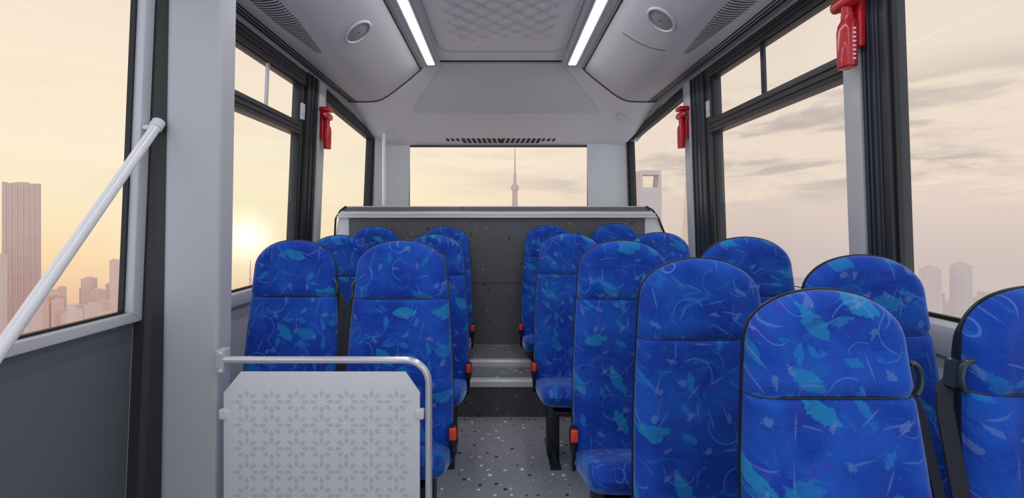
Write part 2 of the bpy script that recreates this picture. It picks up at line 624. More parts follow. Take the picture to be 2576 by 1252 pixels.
# window 2: left middle with sliding upper light
zt2 = 1.932
w2 = window(2, -1, rect(1.50, 2.53, .838, zt2), label='left window with sliding upper light between pillar and hammer', gas=.008)
f = MB()
wq(f, -1, rect(1.47, 2.78, zt2 + .006, 2.018), .020, .05)
wq(f, -1, rect(2.538, 2.565, .83, zt2 + .01), .010, .05)
wq(f, -1, rect(1.47, 2.52, zt2 + .030, zt2 + .040), .028, .02)
wq(f, -1, rect(1.47, 2.52, zt2 + .055, zt2 + .070), .026, .02)
f.build('window_header', M['char'], w2, bevel=.003)
f = MB()
wq(f, -1, rect(1.49, 2.52, 1.645, 1.716), .022, .04)
wq(f, -1, rect(1.49, 2.52, 1.664, 1.672), .028, .02)
wq(f, -1, rect(1.49, 2.52, 1.690, 1.698), .028, .02)
f.build('window_transom', M['char'], w2, bevel=.002)
f = MB()
wq(f, -1, rect(2.168, 2.186, 1.712, zt2 + .006), .003, .008)
wq(f, -1, rect(2.174, 2.180, 1.712, zt2 + .006), .005, .008)
f.build('slider_bar', M['alu'], w2)
f = MB()
wq(f, -1, rect(2.520, 2.555, 1.735, 1.83), .022, -.008)
wq(f, -1, rect(2.527, 2.548, 1.765, 1.80), .026, -.02)
f.build('window_latch', M['frame_light'], w2, bevel=.003)
f = MB()
wq(f, -1, rect(1.44, 2.82, .765, .828), .030, .05)
f.build('window_sill', M['frame_light'], w2, bevel=.008)

# window 3: left rear
w3 = window(3, -1, [(2.815, .84), (3.93, .84), (3.93, 1.875), (2.815, 1.945)], label='left rear window beside the corner pillar', gas=.006)
f = MB()
wq(f, -1, [(2.80, 1.950), (3.95, 1.880), (3.95, 1.935), (2.80, 2.025)], .012, .05)
wq(f, -1, rect(3.935, 4.03, .84, 1.90), .010, .05)
wq(f, -1, [(2.80, .79), (4.03, .79), (4.03, .834), (2.80, .834)], .01, .05)
f.build('window_frame', M['black'], w3, bevel=.004)

# window 5: right rear
w5 = window(5, 1, [(2.815, .87), (4.10, .87), (4.10, 1.885), (2.815, 1.975)], label='right rear window with a tall tower outside', gas=.006)
f = MB()
wq(f, 1, [(2.80, 1.980), (4.14, 1.89), (4.14, 1.94), (2.80, 2.035)], .012, .05)
wq(f, 1, rect(4.106, 4.22, .87, 1.90), .010, .05)
wq(f, 1, [(2.80, .80), (4.2, .80), (4.2, .864), (2.80, .864)], .01, .05)
f.build('window_frame', M['black'], w5, bevel=.004)

# window 6: right middle with sliding upper light
zt6 = 1.965
w6 = window(6, 1, rect(1.53, 2.49, .872, zt6), label='right window with sliding upper light and cloud view', gas=.008)
f = MB()
wq(f, 1, rect(1.50, 2.78, zt6 + .006, 2.03), .020, .05)
wq(f, 1, rect(2.497, 2.55, .86, zt6 + .01), .018, .05)
wq(f, 1, rect(1.50, 2.52, zt6 + .022, zt6 + .032), .028, .02)
wq(f, 1, rect(1.50, 2.52, zt6 + .044, zt6 + .056), .026, .02)
f.build('window_header', M['char'], w6, bevel=.003)
f = MB()
wq(f, 1, rect(1.52, 2.51, 1.652, 1.730), .022, .04)
wq(f, 1, rect(1.52, 2.51, 1.672, 1.680), .028, .02)
wq(f, 1, rect(1.52, 2.51, 1.700, 1.708), .028, .02)
f.build('window_transom', M['char'], w6, bevel=.002)
f = MB()
wq(f, 1, rect(2.010, 2.034, 1.726, zt6 + .006), .004, .008)
wq(f, 1, rect(2.018, 2.026, 1.726, zt6 + .006), .006, .008)
f.build('slider_bar', M['navy'], w6)
f = MB()
wq(f, 1, rect(2.502, 2.540, 1.745, 1.84), .024, -.014)
wq(f, 1, rect(2.509, 2.530, 1.775, 1.81), .028, -.02)
f.build('window_latch', M['frame_light'], w6, bevel=.003)

# window 7: right, beside the camera
w7 = window(7, 1, rect(-.9, 1.355, .884, 1.985), label='large right window beside the nearest seats', gas=.012)

# ledge that runs under the right windows
f = MB()
for y0, y1 in ((YF, 2.8),):
    f.loft([[(WX(1, .87) - i_, y, z) for i_, z in ((-.04, .872), (.012, .872), (.030, .860), (.036, .835), (.016, .775), (.004, .768), (-.04, .768))] for y in (y0, y1)], True, True)
struct(f, 'trim_3', M['frame_light'], 'pale moulded ledge under the right windows', 'trim', smooth=True)
f = MB()
wq(f, 1, rect(YF, 2.8, .7655, .7685), .0035, .0)
struct(f, 'trim_4', M['seam'], 'thin dark seam under the right ledge', 'trim')

# window 4: back window
w4 = empty('window_4')
tag(w4, 'wide back window with a needle-topped tower outside', 'window', kind='structure')
xa, xb, za, zb = -.880, .848, .86, 1.866
g = MB()
gw = .009
for q in ((xa - gw, xa, za - gw, zb + gw), (xb, xb + gw, za - gw, zb + gw), (xa, xb, zb, zb + gw), (xa, xb, za - gw, za)):
    g.box(q[0], q[1], YR - .022, YR + .02, q[2], q[3])
g.build('window_gasket', M['black'], w4)
MB().box(xa - .006, xb + .006, YR - .01, YR - .005, za - .006, zb + .006).build('window_glass', M['glass'], w4)


# ------------------------------------------------------------------ pillars
def leaning(poly, kx, z0, z1, ref):
    """vertical prism whose plan slides by kx per metre of height"""
    return [[(x + kx * (z - ref), y, z) for x, y in poly] for z in (z0, z1)]


mb = MB()
mb.loft(leaning([(-1.2, 1.432), (-1.164, 1.432), (-1.146, 1.440), (-1.096, 1.452), (-1.09, 1.50), (-1.2, 1.50)], .042, 0, 2.05, .85), True, True)
struct(mb, 'pillar_trim', M['char'], 'charcoal strip between the left window and the wide pillar', 'pillar')
# wide front pillar with rounded corners
px0, px1, py0, py1 = -1.107, -.9165, 1.42, 1.487
pl = []
for cx_, cy_, r_, a0 in ((px0 + .03, py0 + .03, .03, PI), (px1 - .012, py0 + .012, .012, 1.5 * PI)):
    for i in range(7):
        t = a0 + i * PI / 12
        pl.append((cx_ + r_ * math.cos(t), cy_ + r_ * math.sin(t)))
pl += [(px1 + .002, py1), (px0, py1)]
mb = MB()
mb.loft(leaning(pl, .016, 0, 2.10, .85), True, True)
struct(mb, 'pillar', M['pillar'], 'wide light grey pillar behind the diagonal handrail', 'pillar', smooth=True)


def mullion(sd, nm, y0, y1, label, grey_far):
    r = empty(nm)
    tag(r, label, 'pillar', kind='structure')
    a = MB()
    yg = y1 - .09
    wq(a, sd, rect(y0, yg, .02, 2.02), .030, .05)
    for yy in (y0 + .045, y0 + .10, y0 + .15):
        wq(a, sd, rect(yy, yy + .012, .02, 2.02), .036, .0)
    a.build('dark_trim', M['navy' if sd > 0 else 'black'], r, bevel=.003)
    a = MB()
    wq(a, sd, rect(yg, y1, .02, 2.02), .045, .05)
    a.build('pillar_cover', M['pillar'], r, bevel=.012)
    return r


mullion(-1, 'pillar_left_rear', 2.567, 2.80, 'narrow pillar with a hammer between the left windows', True)
mullion(1, 'pillar_right_rear', 2.555, 2.80, 'narrow pillar with a hammer between the right rear windows', True)

# right front pillar: pale cover then ribbed dark trim then grey window frame
r = empty('pillar_right_front')
tag(r, 'ribbed dark pillar between the two big right windows', 'pillar', kind='structure')
a = MB()
wq(a, 1, rect(1.455, 1.525, .02, 2.03), .030, .05)
a.build('pillar_cover', M['pillar'], r, bevel=.006)
a = MB()
wq(a, 1, rect(1.392, 1.455, .02, 2.03), .020, .05)
for yy in (1.400, 1.420, 1.436):
    wq(a, 1, rect(yy, yy + .007, .02, 2.03), .026, .0)
a.build('dark_trim', M['navy'], r, bevel=.002)
a = MB()
wq(a, 1, rect(1.366, 1.392, .87, 2.03), .016, .05)
a.build('edge_strip', M['char'], r, bevel=.003)

# rounded corner pillars at the back
for sd, xa_, ya_, xb_, nm in ((-1, -1.155, 3.975, -.888, 'pillar_left_corner'), (1, 1.195, 4.12, .856, 'pillar_right_corner')):
    pts = []
    for i in range(13):
        t = i / 12 * PI / 2
        # convex quarter, from the side wall round to the back wall
        pts.append((xa_ + (xb_ - xa_) * (1 - math.cos(t)) ** 1.0, ya_ + (YR - .03 - ya_) * math.sin(t) ** 1.3))
    if sd < 0:
        pts = [(x, y) for x, y in pts]
    back = [(x + sd * .05, y + .05) for x, y in reversed(pts)]
    mb = MB()
    mb.loft(leaning(pts + back, -sd * .02, .26, 1.93, .9), True, True)
    struct(mb, nm, M['pillar_light'], 'rounded pale corner pillar on the %s of the back window' % ('left' if sd < 0 else 'right'), 'pillar', smooth=True)

# ------------------------------------------------------------------ ceiling
YE = 3.29
struct(MB().box(-.565, .60, YF, YE, 2.352, 2.38), 'ceiling', M['quilt'], 'grey quilted ceiling panel between the light strips', 'ceiling')


def round_rect(x0, x1, y0, y1, r_, n=8):
    out_ = []
    for cx_, cy_, a0 in ((x1 - r_, y1 - r_, 0), (x0 + r_, y1 - r_, PI / 2), (x0 + r_, y0 + r_, PI), (x1 - r_, y0 + r_, 1.5 * PI)):
        for i in range(n + 1):
            t = a0 + i * PI / 2 / n
            out_.append((cx_ + r_ * math.cos(t), cy_ + r_ * math.sin(t)))
    return out_


pts = [(x, y, 2.352) for x, y in round_rect(-.425, .455, .6, 3.10, .11)]
mb = MB()
mb.tube(pts + [pts[0], pts[1]], .009, 10)
struct(mb, 'trim_5', M['duct'], 'raised rounded moulding around the quilted ceiling panel', 'trim', smooth=True)
struct(MB().box(-.50, .53, YE - .006, YE + .006, 2.344, 2.3525), 'trim_6', M['seam'], 'dark joint where the ceiling meets the rear hood', 'trim')


# side ducts: cross-section from the wall top to the light channel
def duct_profile(sd):
    base = [(1.150, 2.050), (1.10, 2.046), (1.04, 2.046), (.98, 2.047), (.925, 2.052), (.885, 2.066), (.85, 2.086), (.80, 2.122), (.742, 2.167), (.67, 2.224), (.612, 2.275), (.598, 2.290), (.594, 2.298)]
    return [(-x, z) if sd < 0 else (x + .032, z) for x, z in base]


for sd, nm in ((-1, 'ceiling_duct_left'), (1, 'ceiling_duct_right')):
    prof = duct_profile(sd)
    prof = [(WX(sd, 2.05) + sd * .01, 2.056)] + prof
    mb = MB()
    inner = [[(x, y, z) for x, z in prof] for y in (YF, 0, 1.5, YE - .004)]
    outer = [(x, z + .025) for x, z in prof]
    rings = [[(x, y, z) for x, z in prof + list(reversed(outer))] for y in (YF, 1.0, YE - .006)]
    mb.loft(rings, True, True)
    o = struct(mb, nm, M['duct'], 'sloped pale air duct panel along the %s side of the ceiling' % ('left' if sd < 0 else 'right'), 'ceiling', smooth=True)
    # three dark grooves along the wall edge
    g = MB()
    for i, xx in enumerate((1.128, 1.105, 1.085)):
        X = -xx if sd < 0 else xx + .032
        zz = 2.0465 + (.001 if i else .002)
        g.box(X - .0045, X + .0045, YF, YE - .01, zz - .003, zz + .004)
    g.build('groove', M['seam'], o)
    # fine end joint
    g = MB()
    j = [(x, YE, z - .001) for x, z in prof[1:]]
    g.tube(j, .006, 8)
    g.tube([(prof[-2][0], y, prof[-2][1] - .001) for y in (YF, 1.5, YE)], .005, 8)
    g.build('end_joint', M['seam'], o, smooth=True)
    # channel that holds the light strip
    c_ = MB()
    xs = (-.597, -.452) if sd < 0 else (.462, .630)
    c_.box(xs[0], xs[1], YF, YE - .004, 2.300, 2.3515)
    o2 = struct(c_, 'trim_%d' % (7 if sd < 0 else 8), M['duct'], 'grey channel beside the %s light strip' % ('left' if sd < 0 else 'right'), 'trim')

# fine curved parting line on the right duct
g = MB()
pl = []
for t in [i / 10 for i in range(11)]:
    x = .70 + .20 * t
    # height on the sloped face
    pr = [(.644, 2.275), (.702, 2.224), (.774, 2.167), (.832, 2.122), (.882, 2.086), (.917, 2.066)]
    for (xa1, za1), (xb1, zb1) in zip(pr, pr[1:]):
        if xa1 <= x <= xb1:
            zz = za1 + (zb1 - za1) * (x - xa1) / (xb1 - xa1)
    pl.append((x, 2.50 - .12 * t * t, zz))
g.tube(pl, .0022, 6)
struct(g, 'trim_9', M['vent_dark'], 'faint curved parting line on the right duct', 'trim', smooth=True)

# light strips
for sd, x0, x1, side_n in ((-1, -.529, -.479, 'left'), (1, .500, .552, 'right')):
    t = empty('ceiling_light', ((x0 + x1) / 2, 0, 2.30))
    tag(t, 'long white light strip on the %s of the quilted ceiling' % side_n, 'light')
    w_ = (x1 - x0) / 2
    a = MB()
    a.box(-w_, w_, YF + .05, YE - .10, -.016, -.004)
    a.build('diffuser', M['lamp'], t, bevel=.004)
    a = MB()
    a.box(-w_ - .009, -w_ - .001, YF + .05, YE - .085, -.013, 0)
    a.box(w_ + .001, w_ + .009, YF + .05, YE - .085, -.013, 0)
    a.box(-w_ - .009, w_ + .009, YE - .098, YE - .085, -.013, 0)
    a.build('lamp_housing', M['duct'], t)

# rear hood: lofted from the duct ends down to the back window
A = [(-1.17, 2.056), (-1.10, 2.046), (-.98, 2.047), (-.86, 2.080), (-.742, 2.167), (-.598, 2.290), (-.50, 2.346), (0, 2.346), (.53, 2.346), (.630, 2.290), (.774, 2.167), (.892, 2.080), (1.01, 2.047), (1.132, 2.046), (1.21, 2.056)]
B = [(-1.155, 1.955), (-1.09, 1.95), (-1.00, 1.965), (-.92, 2.010), (-.85, 2.040), (-.80, 2.056), (-.76, 2.064), (.02, 2.068), (.875, 2.064), (.915, 2.056), (.965, 2.040), (1.03, 2.010), (1.09, 1.965), (1.15, 1.95), (1.21, 1.955)]
B2 = [(-1.15, 1.925), (-1.08, 1.92), (-1.00, 1.93), (-.92, 1.965), (-.85, 2.000), (-.80, 2.018), (-.76, 2.026), (.02, 2.030), (.875, 2.026), (.915, 2.018), (.965, 2.000), (1.03, 1.965), (1.09, 1.93), (1.15, 1.92), (1.20, 1.925)]
Cc = [(-1.14, 1.885), (-1.06, 1.88), (-.99, 1.885), (-.92, 1.90), (-.85, 1.925), (-.80, 1.94), (-.76, 1.95), (.02, 1.955), (.875, 1.95), (.915, 1.94), (.965, 1.925), (1.03, 1.90), (1.09, 1.885), (1.14, 1.88), (1.19, 1.885)]
D = [(-1.10, 1.872), (-1.03, 1.872), (-.98, 1.872), (-.92, 1.873), (-.85, 1.875), (-.80, 1.876), (-.76, 1.876), (.02, 1.876), (.875, 1.876), (.915, 1.876), (.965, 1.875), (1.03, 1.873), (1.09, 1.872), (1.12, 1.872), (1.16, 1.872)]
secs = [(A, YE + .004), (B, 3.72), (B2, 3.86), (Cc, 4.09), (D, YR + .0)]
mb = MB()
rings = [[(x, y, z) for x, z in sec] for sec, y in secs]
mb.loft(rings)
top = [[(x, y, z + .03) for x, z in sec] for sec, y in secs]
mb.loft(top)
hood = struct(mb, 'ceiling_hood', M['dome'], 'moulded grey hood sloping from the ceiling to the back window', 'ceiling', smooth=True)
# darker inset panel on the sloping face
ins = MB()


def lerp(p, q, t):
    return p[0] + (q[0] - p[0]) * t, p[1] + (q[1] - p[1]) * t


grid = []
for i in range(9):
    t = .03 + .95 * i / 8
    y = YE + (3.72 - YE) * t
    z = 2.346 + (2.064 - 2.346) * t - .003
    xl, xr = -.42 - .33 * t, .45 + .41 * t
    grid.append([(xl + (xr - xl) * j / 12, y, z - .0015 * (0 < j < 12)) for j in range(13)])
ins.loft(grid)
low = [[(x, y, z + .004) for x, y, z in row] for row in grid]
ins.loft(low)
ins.build('hood_inset', M['inset'], hood, smooth=True)

# louvre row over the back window
v = empty('air_vent', (0.005, 4.17, 1.914))
tag(v, 'row of dark louvres above the back window', 'vent')
ang = math.atan2(1.955 - 1.876, 4.09 - 4.25)
a = MB()
for i in range(22):
    x = -.52 + i * .0485
    w_ = .033 * (1 if 2 < i < 19 else .7)
    dz_ = .016 if 2 < i < 19 else .009
    lean_ = .02 if i < 11 else -.02
    a.hexa([(x, -.034 + .0, dz_ * 1.1 - .004), (x + w_, -.034, dz_ * 1.1 - .004), (x + w_ + lean_, .03, -dz_ * .9 - .004), (x + lean_, .03, -dz_ * .9 - .004),
            (x, -.030, dz_ * 1.1 + .010), (x + w_, -.030, dz_ * 1.1 + .010), (x + w_ + lean_, .034, -dz_ * .9 + .010), (x + lean_, .034, -dz_ * .9 + .010)])
a.build('louvre_row', M['vent_dark'], v)
a = MB()
a.hexa([(-.60, -.046, .0205), (.60, -.046, .0205), (.60, .044, -.0235), (-.60, .044, -.0235), (-.60, -.046, .030), (.60, -.046, .030), (.60, .044, -.014), (-.60, .044, -.014)])
a.build('vent_plate', M['dome'], v, bevel=.002)

# slotted air outlets in the side ducts
for sd, y0, y1, side_n in ((-1, 1.55, 2.36, 'left'), (1, 1.35, 2.36, 'right')):
    xm = .965 if sd < 0 else .997
    v = empty('duct_outlet', (sd * xm, y0, 2.05))
    tag(v, 'row of fine curved air slots along the %s ceiling duct' % side_n, 'vent')
    a = MB()
    n_ = int((y1 - y0) / .021)
    for i in range(n_):
        f_ = 1.0 if i < n_ * .55 else 1.0 - (i - n_ * .55) / (n_ * .45) * .75
        hw_ = .052 * f_
        pts = []
        for q in range(6):
            t = -1 + q * .4
            xo = hw_ * t
            zo = .0005 + (.003 if False else 0)
            xx = xm - xo          # absolute distance from the centre line (left metric)
            xl = xx if sd < 0 else xx - .032
            zz = 2.047 if xl > .98 else (2.047 + (.98 - xl) / .055 * .005 if xl > .925 else 2.052 + (.925 - xl) / .04 * .014)
            pts.append((-sd * xo, i * .021 + .006 * (1 - t * t), zz - 2.05))
        a.tube(pts, .0032 * (.5 + .5 * f_), 6)
    a.build('slot_row', M['vent_dark'], v, smooth=True)

# loudspeakers
for sd, xx, yy, side_n in ((-1, -.757, 2.33, 'left'), (1, .800, 2.17, 'right')):
    xl = abs(xx) - (.032 if sd > 0 else 0)
    zz = 2.122 + (.80 - xl) / .058 * .045
    n_ = Vector((-sd * .613, 0, -.79)).normalized()
    t = empty('loudspeaker', (xx, yy, zz))
    t.rotation_euler = n_.to_track_quat('Z', 'Y').to_euler()
    tag(t, 'round grey loudspeaker grille on the %s ceiling duct' % side_n, 'speaker')
    a = MB()
    R_ = .082
    rings = []
    for rr_, hh_ in ((R_, -.006), (R_, .004), (R_ - .004, .008), (R_ - .011, .008), (R_ - .014, .003), (R_ - .014, -.006)):
        rings.append([(rr_ * math.cos(q * PI / 24), rr_ * math.sin(q * PI / 24), hh_) for q in range(48)])
    a.loft(rings, True)
    a.build('speaker_ring', M['duct'], t, smooth=True)
    a = MB()
    rings = []
    for j in range(8):
        rr_ = (R_ - .0135) * (1 - j / 7.5)
        rings.append([(rr_ * math.cos(q * PI / 24), rr_ * math.sin(q * PI / 24), .001 + .006 * (1 - (1 - j / 7.5) ** 2)) for q in range(48)])
    a.loft(rings, True)
    gm = bpy.data.materials.get('speaker_mesh')
    if not gm:
        gm, k, b, out = mat('speaker_mesh')
        oc = k.new('ShaderNodeTexCoord').outputs['Object']
        vv = k.voro(oc, 170, '2D', 0.0)['Distance']
        k.put(b.inputs['Base Color'], k.mix(k.sm(vv, .28, .36), (.12, .12, .14), (.36, .37, .40)))
        b.inputs['Roughness'].default_value = .5
    a.build('speaker_grille', gm, t, smooth=True)

# small faint emblem on the hood, right of the inset
t = empty('emblem', (1.0127, 3.658, 2.012))
tag(t, 'faint oval emblem on the right side of the rear hood', 'emblem')
e1, e2, nn = Vector((.81, 0, -.58)), Vector((.03, 1, .06)), Vector((-.58, .05, -.81))


def on_hood(u_, v_):
    return e1 * u_ + e2 * v_ + nn * .001


a = MB()
a.tube([on_hood(.036 * math.cos(q), .075 * math.sin(q)) for q in [.9 + i * 4.6 / 20 for i in range(21)]], .006, 8)
a.build('oval_mark', M['inset'], t, smooth=True)
a = MB()
a.tube([on_hood(.052, -.085), on_hood(.060, -.095)], .006, 8)
a.build('dot_mark', M['inset'], t, smooth=True)

# ------------------------------------------------------------------ rear cabinet
CY = 3.174
cab = empty('rear_cabinet', (0, CY, .255))
tag(cab, 'full-width dark speckled cabinet under the back window', 'cabinet')
ox, oz = 0, .255
a = MB()
a.box(-1.096, 1.050, .0, .06, 0, 1.173 - oz)
a.build('front_panel', M['cab'], cab)
a = MB()
a.box(-1.090, 1.045, -.0025, .001, .700 - oz, .7035 - oz)
a.build('panel_joint', M['riser'], cab)
for x0, x1, xo in ((-1.188, -1.096, -1), (1.050, 1.158, 1)):
    a = MB()
    if xo < 0:
        poly = [(x0, 0), (x1, 0), (x1, 1.172 - oz), (x0 + .018, 1.172 - oz), (x0 - .004, 1.05 - oz)]
    else:
        poly = [(x0, 0), (x1 + .03, 0), (x1 + .03, 1.06 - oz), (x1 - .018, 1.172 - oz), (x0, 1.172 - oz)]
    a.prism(poly, 'y', -.004, .5)
    a.build('side_panel', M['pillar_light'], cab, bevel=.003)
# pale nosing
a = MB()
za_, zb_, zc_ = 1.172 - oz, 1.222 - oz, 1.253 - oz
a.loft([[(-1.180, -.030, za_), (-1.150, -.030, zb_ - .012), (-1.148, -.020, zb_ - .004), (-1.142, .75, zb_), (-1.18, .75, za_)],
        [(1.135, -.030, za_), (1.100, -.030, zb_ - .012), (1.098, -.020, zb_ - .004), (1.092, .75, zb_), (1.135, .75, za_)]], True, True)
a.box(-1.165, 1.118, -.034, -.029, za_ + .022, za_ + .032)
a.build('nosing', M['alu'], cab)
# upper lip
a = MB()
a.loft([[(-1.146, -.012, zb_ - .002), (-1.120, .0, zc_ - .004), (-1.118, .012, zc_), (-1.118, .75, zc_), (-1.146, .75, zb_ - .002)],
        [(1.096, -.012, zb_ - .002), (1.060, .0, zc_ - .004), (1.058, .012, zc_), (1.058, .75, zc_), (1.096, .75, zb_ - .002)]], True, True)
a.build('top_lip', M['cab'], cab)
a = MB()
a.tube([(-1.118, .002, zc_ - .001), (1.058, .002, zc_ - .001)], .004, 8)
a.build('edge_bead', M['alu'], cab, smooth=True)
# black edging that runs over the slanted ends
a = MB()
a.tube([(-1.206, -.004, .95 - oz), (-1.198, -.004, 1.05 - oz), (-1.186, -.02, 1.165 - oz), (-1.150, -.02, zb_ + .003), (-1.118, -.002, zc_ + .001)], .007, 8)
a.build('edge_seal', M['black'], cab, smooth=True)
a = MB()
a.tube([(1.215, -.004, .95 - oz), (1.192, -.004, 1.06 - oz), (1.142, -.02, 1.17 - oz), (1.102, -.02, zb_ + .003), (1.060, -.002, zc_ + .001)], .007, 8)
a.build('edge_seal', M['black'], cab, smooth=True)

# white pole on the cabinet, in the left back corner
p = empty('grab_pole', (-1.02, 3.84, 1.2535))
tag(p, 'vertical white grab pole in front of the left corner pillar', 'pole')
MB().tube([(0, 0, .0), (0, 0, .66)], .0165, 18).build('pole', M['white_metal'], p, smooth=True)
MB().tube([(0, 0, 0), (0, 0, .018), (0, 0, .026)], .04, 18, radii=(.042, .042, .030)).build('base_cap', M['red'], p, smooth=True)['label'] = 'red base cap'


# ------------------------------------------------------------------ emergency hammers
def hammer(loc, sd, label, sc=1.0, sticker=False, ribs=False):
    t = empty('emergency_hammer', loc)
    t.scale = (sc, sc, sc)
    tag(t, label, 'hammer')
    s_ = -sd    # towards the cabin
    a = MB()    # wall bracket: back plate, upper clamp, lower cup
    a.box(-.010, .010, -.026, .026, .06, .245)
    a.build('wall_bracket', M['red'], t, bevel=.004)
    a = MB()
    rings = []
    for z, rx, ry in ((0, .017, .021), (.004, .021, .025), (.05, .022, .026), (.115, .023, .027), (.135, .020, .024), (.150, .013, .017), (.165, .013, .017)):
        rings.append([(s_ * .026 + rx * math.copysign(abs(math.cos(u)) ** .7, math.cos(u)), ry * math.copysign(abs(math.sin(u)) ** .7, math.sin(u)), z) for u in [i * PI / 10 for i in range(20)]])
    a.loft(rings, True, True)
    h_ = a.build('handle', M['red'], t, smooth=True)
    a = MB()
    for i in range(8 if ribs else 0):
        z = .018 + i * .013
        a.box(s_ * .026 - .005, s_ * .026 + .005, -.0285, -.0255, z, z + .006)
    if ribs:
        a.build('grip_ribs', M['white'], h_, bevel=.001)
    a = MB()
    rings = []
    for y, r_ in ((-.056, .006), (-.050, .016), (-.030, .020), (.0, .021), (.030, .020), (.048, .016), (.052, .006)):
        rings.append([(s_ * .028 + r_ * math.cos(u), y, .205 + r_ * 1.15 * math.sin(u)) for u in [i * PI / 8 for i in range(16)]])
    a.loft(rings, True, True)
    a.tube([(s_ * .026, 0, .150), (s_ * .028, 0, .20)], .015, 12)
    a.build('hammer_head', M['red'], t, smooth=True)
    a = MB()
    a.box(-.012, .052, -.034, .034, .232, .258)
    if sd > 0:
        for i, v_ in enumerate(a.v):
            a.v[i] = (-v_[0], v_[1], v_[2])
    a.build('top_clamp', M['red'], t, bevel=.006)
    a = MB()
    a.tube([(s_ * .03, -.052, .205), (s_ * .03, -.066, .205)], .005, 8, radii=(.006, .0015))
    a.build('steel_tip', M['steel'], t, smooth=True)
    if sticker:
        a = MB()
        xs_ = sorted((s_ * .002, s_ * .010))
        a.box(xs_[0], xs_[1], -.0285, -.0255, .178, .226)
        a.build('sticker', M['yellow'], t)['label'] = 'small yellow sticker'
    return t


hammer((WX(-1, 1.72) + .056, 2.735, 1.598), -1, 'red emergency hammer on the pillar between the left windows')
hammer((WX(1, 1.72) - .056, 2.745, 1.605), 1, 'small red emergency hammer with yellow sticker on the far right pillar', sticker=True)
hammer((WX(1, 1.75) - .040, 1.450, 1.655), 1, 'large red emergency hammer with ribbed grip, on the near right pillar', sc=1.08, ribs=True)

# ------------------------------------------------------------------ handrails and partition on the left
h_ = empty('diagonal_handrail', (-1.098, 1.40, 1.455))
tag(h_, 'diagonal white tubular handrail across the left window', 'handrail')
MB().tube([(0, 0, 0), (.012, -.45, -.585), (.016, -.62, -.806)], .0145, 20).build('rail', M['white_metal'], h_, smooth=True)
a = MB()
a.tube([(-.004, .004, .006), (-.03, .034, .004)], .0165, 14)
a.tube([(0.0, -.008, -.010), (-.002, .010, .013)], .0185, 16)
a.tube([(-.002, .0, -.004), (-.044, .004, -.006)], .008, 10)
a.build('end_bracket', M['white'], h_, smooth=True)
a = MB()
a.tube([(.016, -.62, -.806), (-.10, -.62, -.806)], .013, 14)
a.build('end_bracket', M['white'], h_, smooth=True)

PY = 1.395
part = empty('partition_rail', (-.55, PY, 0))
tag(part, 'bent steel tube rail around the white petal-pattern partition', 'rail')
zt = .7065
xr = -.2275 + .55
pts = [(-.882 + .55, 0, zt), (xr - .075, 0, zt)]
for i in range(1, 11):
    t = i / 10 * PI / 2
    pts.append((xr - .075 + .075 * math.sin(t), 0, zt - .075 + .075 * math.cos(t)))
pts.append((xr, 0, .0))
MB().tube(pts, .0112, 18).build('rail', M['steel'], part, smooth=True)
a = MB()
a.box(-.905 + .55, -.876 + .55, -.012, .030, zt - .042, zt + .034)
fl = a.build('wall_flange', M['pillar'], part, bevel=.006)
for dz_ in (-.031, .024):
    MB().tube([(-.884 + .55, -.012, zt + dz_), (-.884 + .55, -.018, zt + dz_)], .006, 10, radii=(.006, .003)).build('screw', M['white'], fl, smooth=True)
a = MB()
a.tube([(xr, 0, 0), (xr, 0, .008)], .03, 18)
a.build('floor_flange', M['steel'], part, smooth=True)
pn = empty('partition_panel', (-.568, PY, .30))
tag(pn, 'white chamfered partition panel with grey petal star pattern', 'panel')
x0, x1, zt_, zc, zb_ = -.880 + .568, -.2555 + .568, .669 - .30, .603 - .30, .10 - .30
MB().prism([(x0, zb_), (x1, zb_), (x1, zc), (x1 - .046, zt_), (x0 + .054, zt_), (x0, zc)], 'y', -.004, .004).build('panel_sheet', M['petal'], pn, bevel=.0012)
for xx, zz in ((x0, .535 - .30), (x1, .535 - .30), (x0, .16 - .30), (x1, .16 - .30)):
    a = MB()
    dd = .0135
    a.box(xx - dd, xx + dd, -.010, .010, zz - .016, zz + .016)
    a.build('panel_clip', M['white'], pn, bevel=.004)

# ------------------------------------------------------------------ seats
H = .753
def hw(t):
    """half width of the backrest, t below its top"""
    t = max(0., min(H, t))
    q = min(1., t / .10)
    return .150 * math.sqrt(max(0., 1 - (1 - q) ** 2.2)) + .042 * (1 - (1 - t / H) ** 2)


OUT = [(hw(t_), H - t_) for t_ in [H * (i / 420) ** 2.2 for i in range(421)]]


def edge_d(x, z):
    x = abs(x)
    t0 = H - z
    best = 9
    for ox_, oz_ in OUT:
        d = (ox_ - x) ** 2 + (oz_ - z) ** 2
        if d < best:
            best = d
    return math.sqrt(best)


def lean(z):
    t = min(1.0, z / H)
    return -.075 * (1 - t) ** 1.15 - .010 * max(0, (t - .8) / .2) ** 2


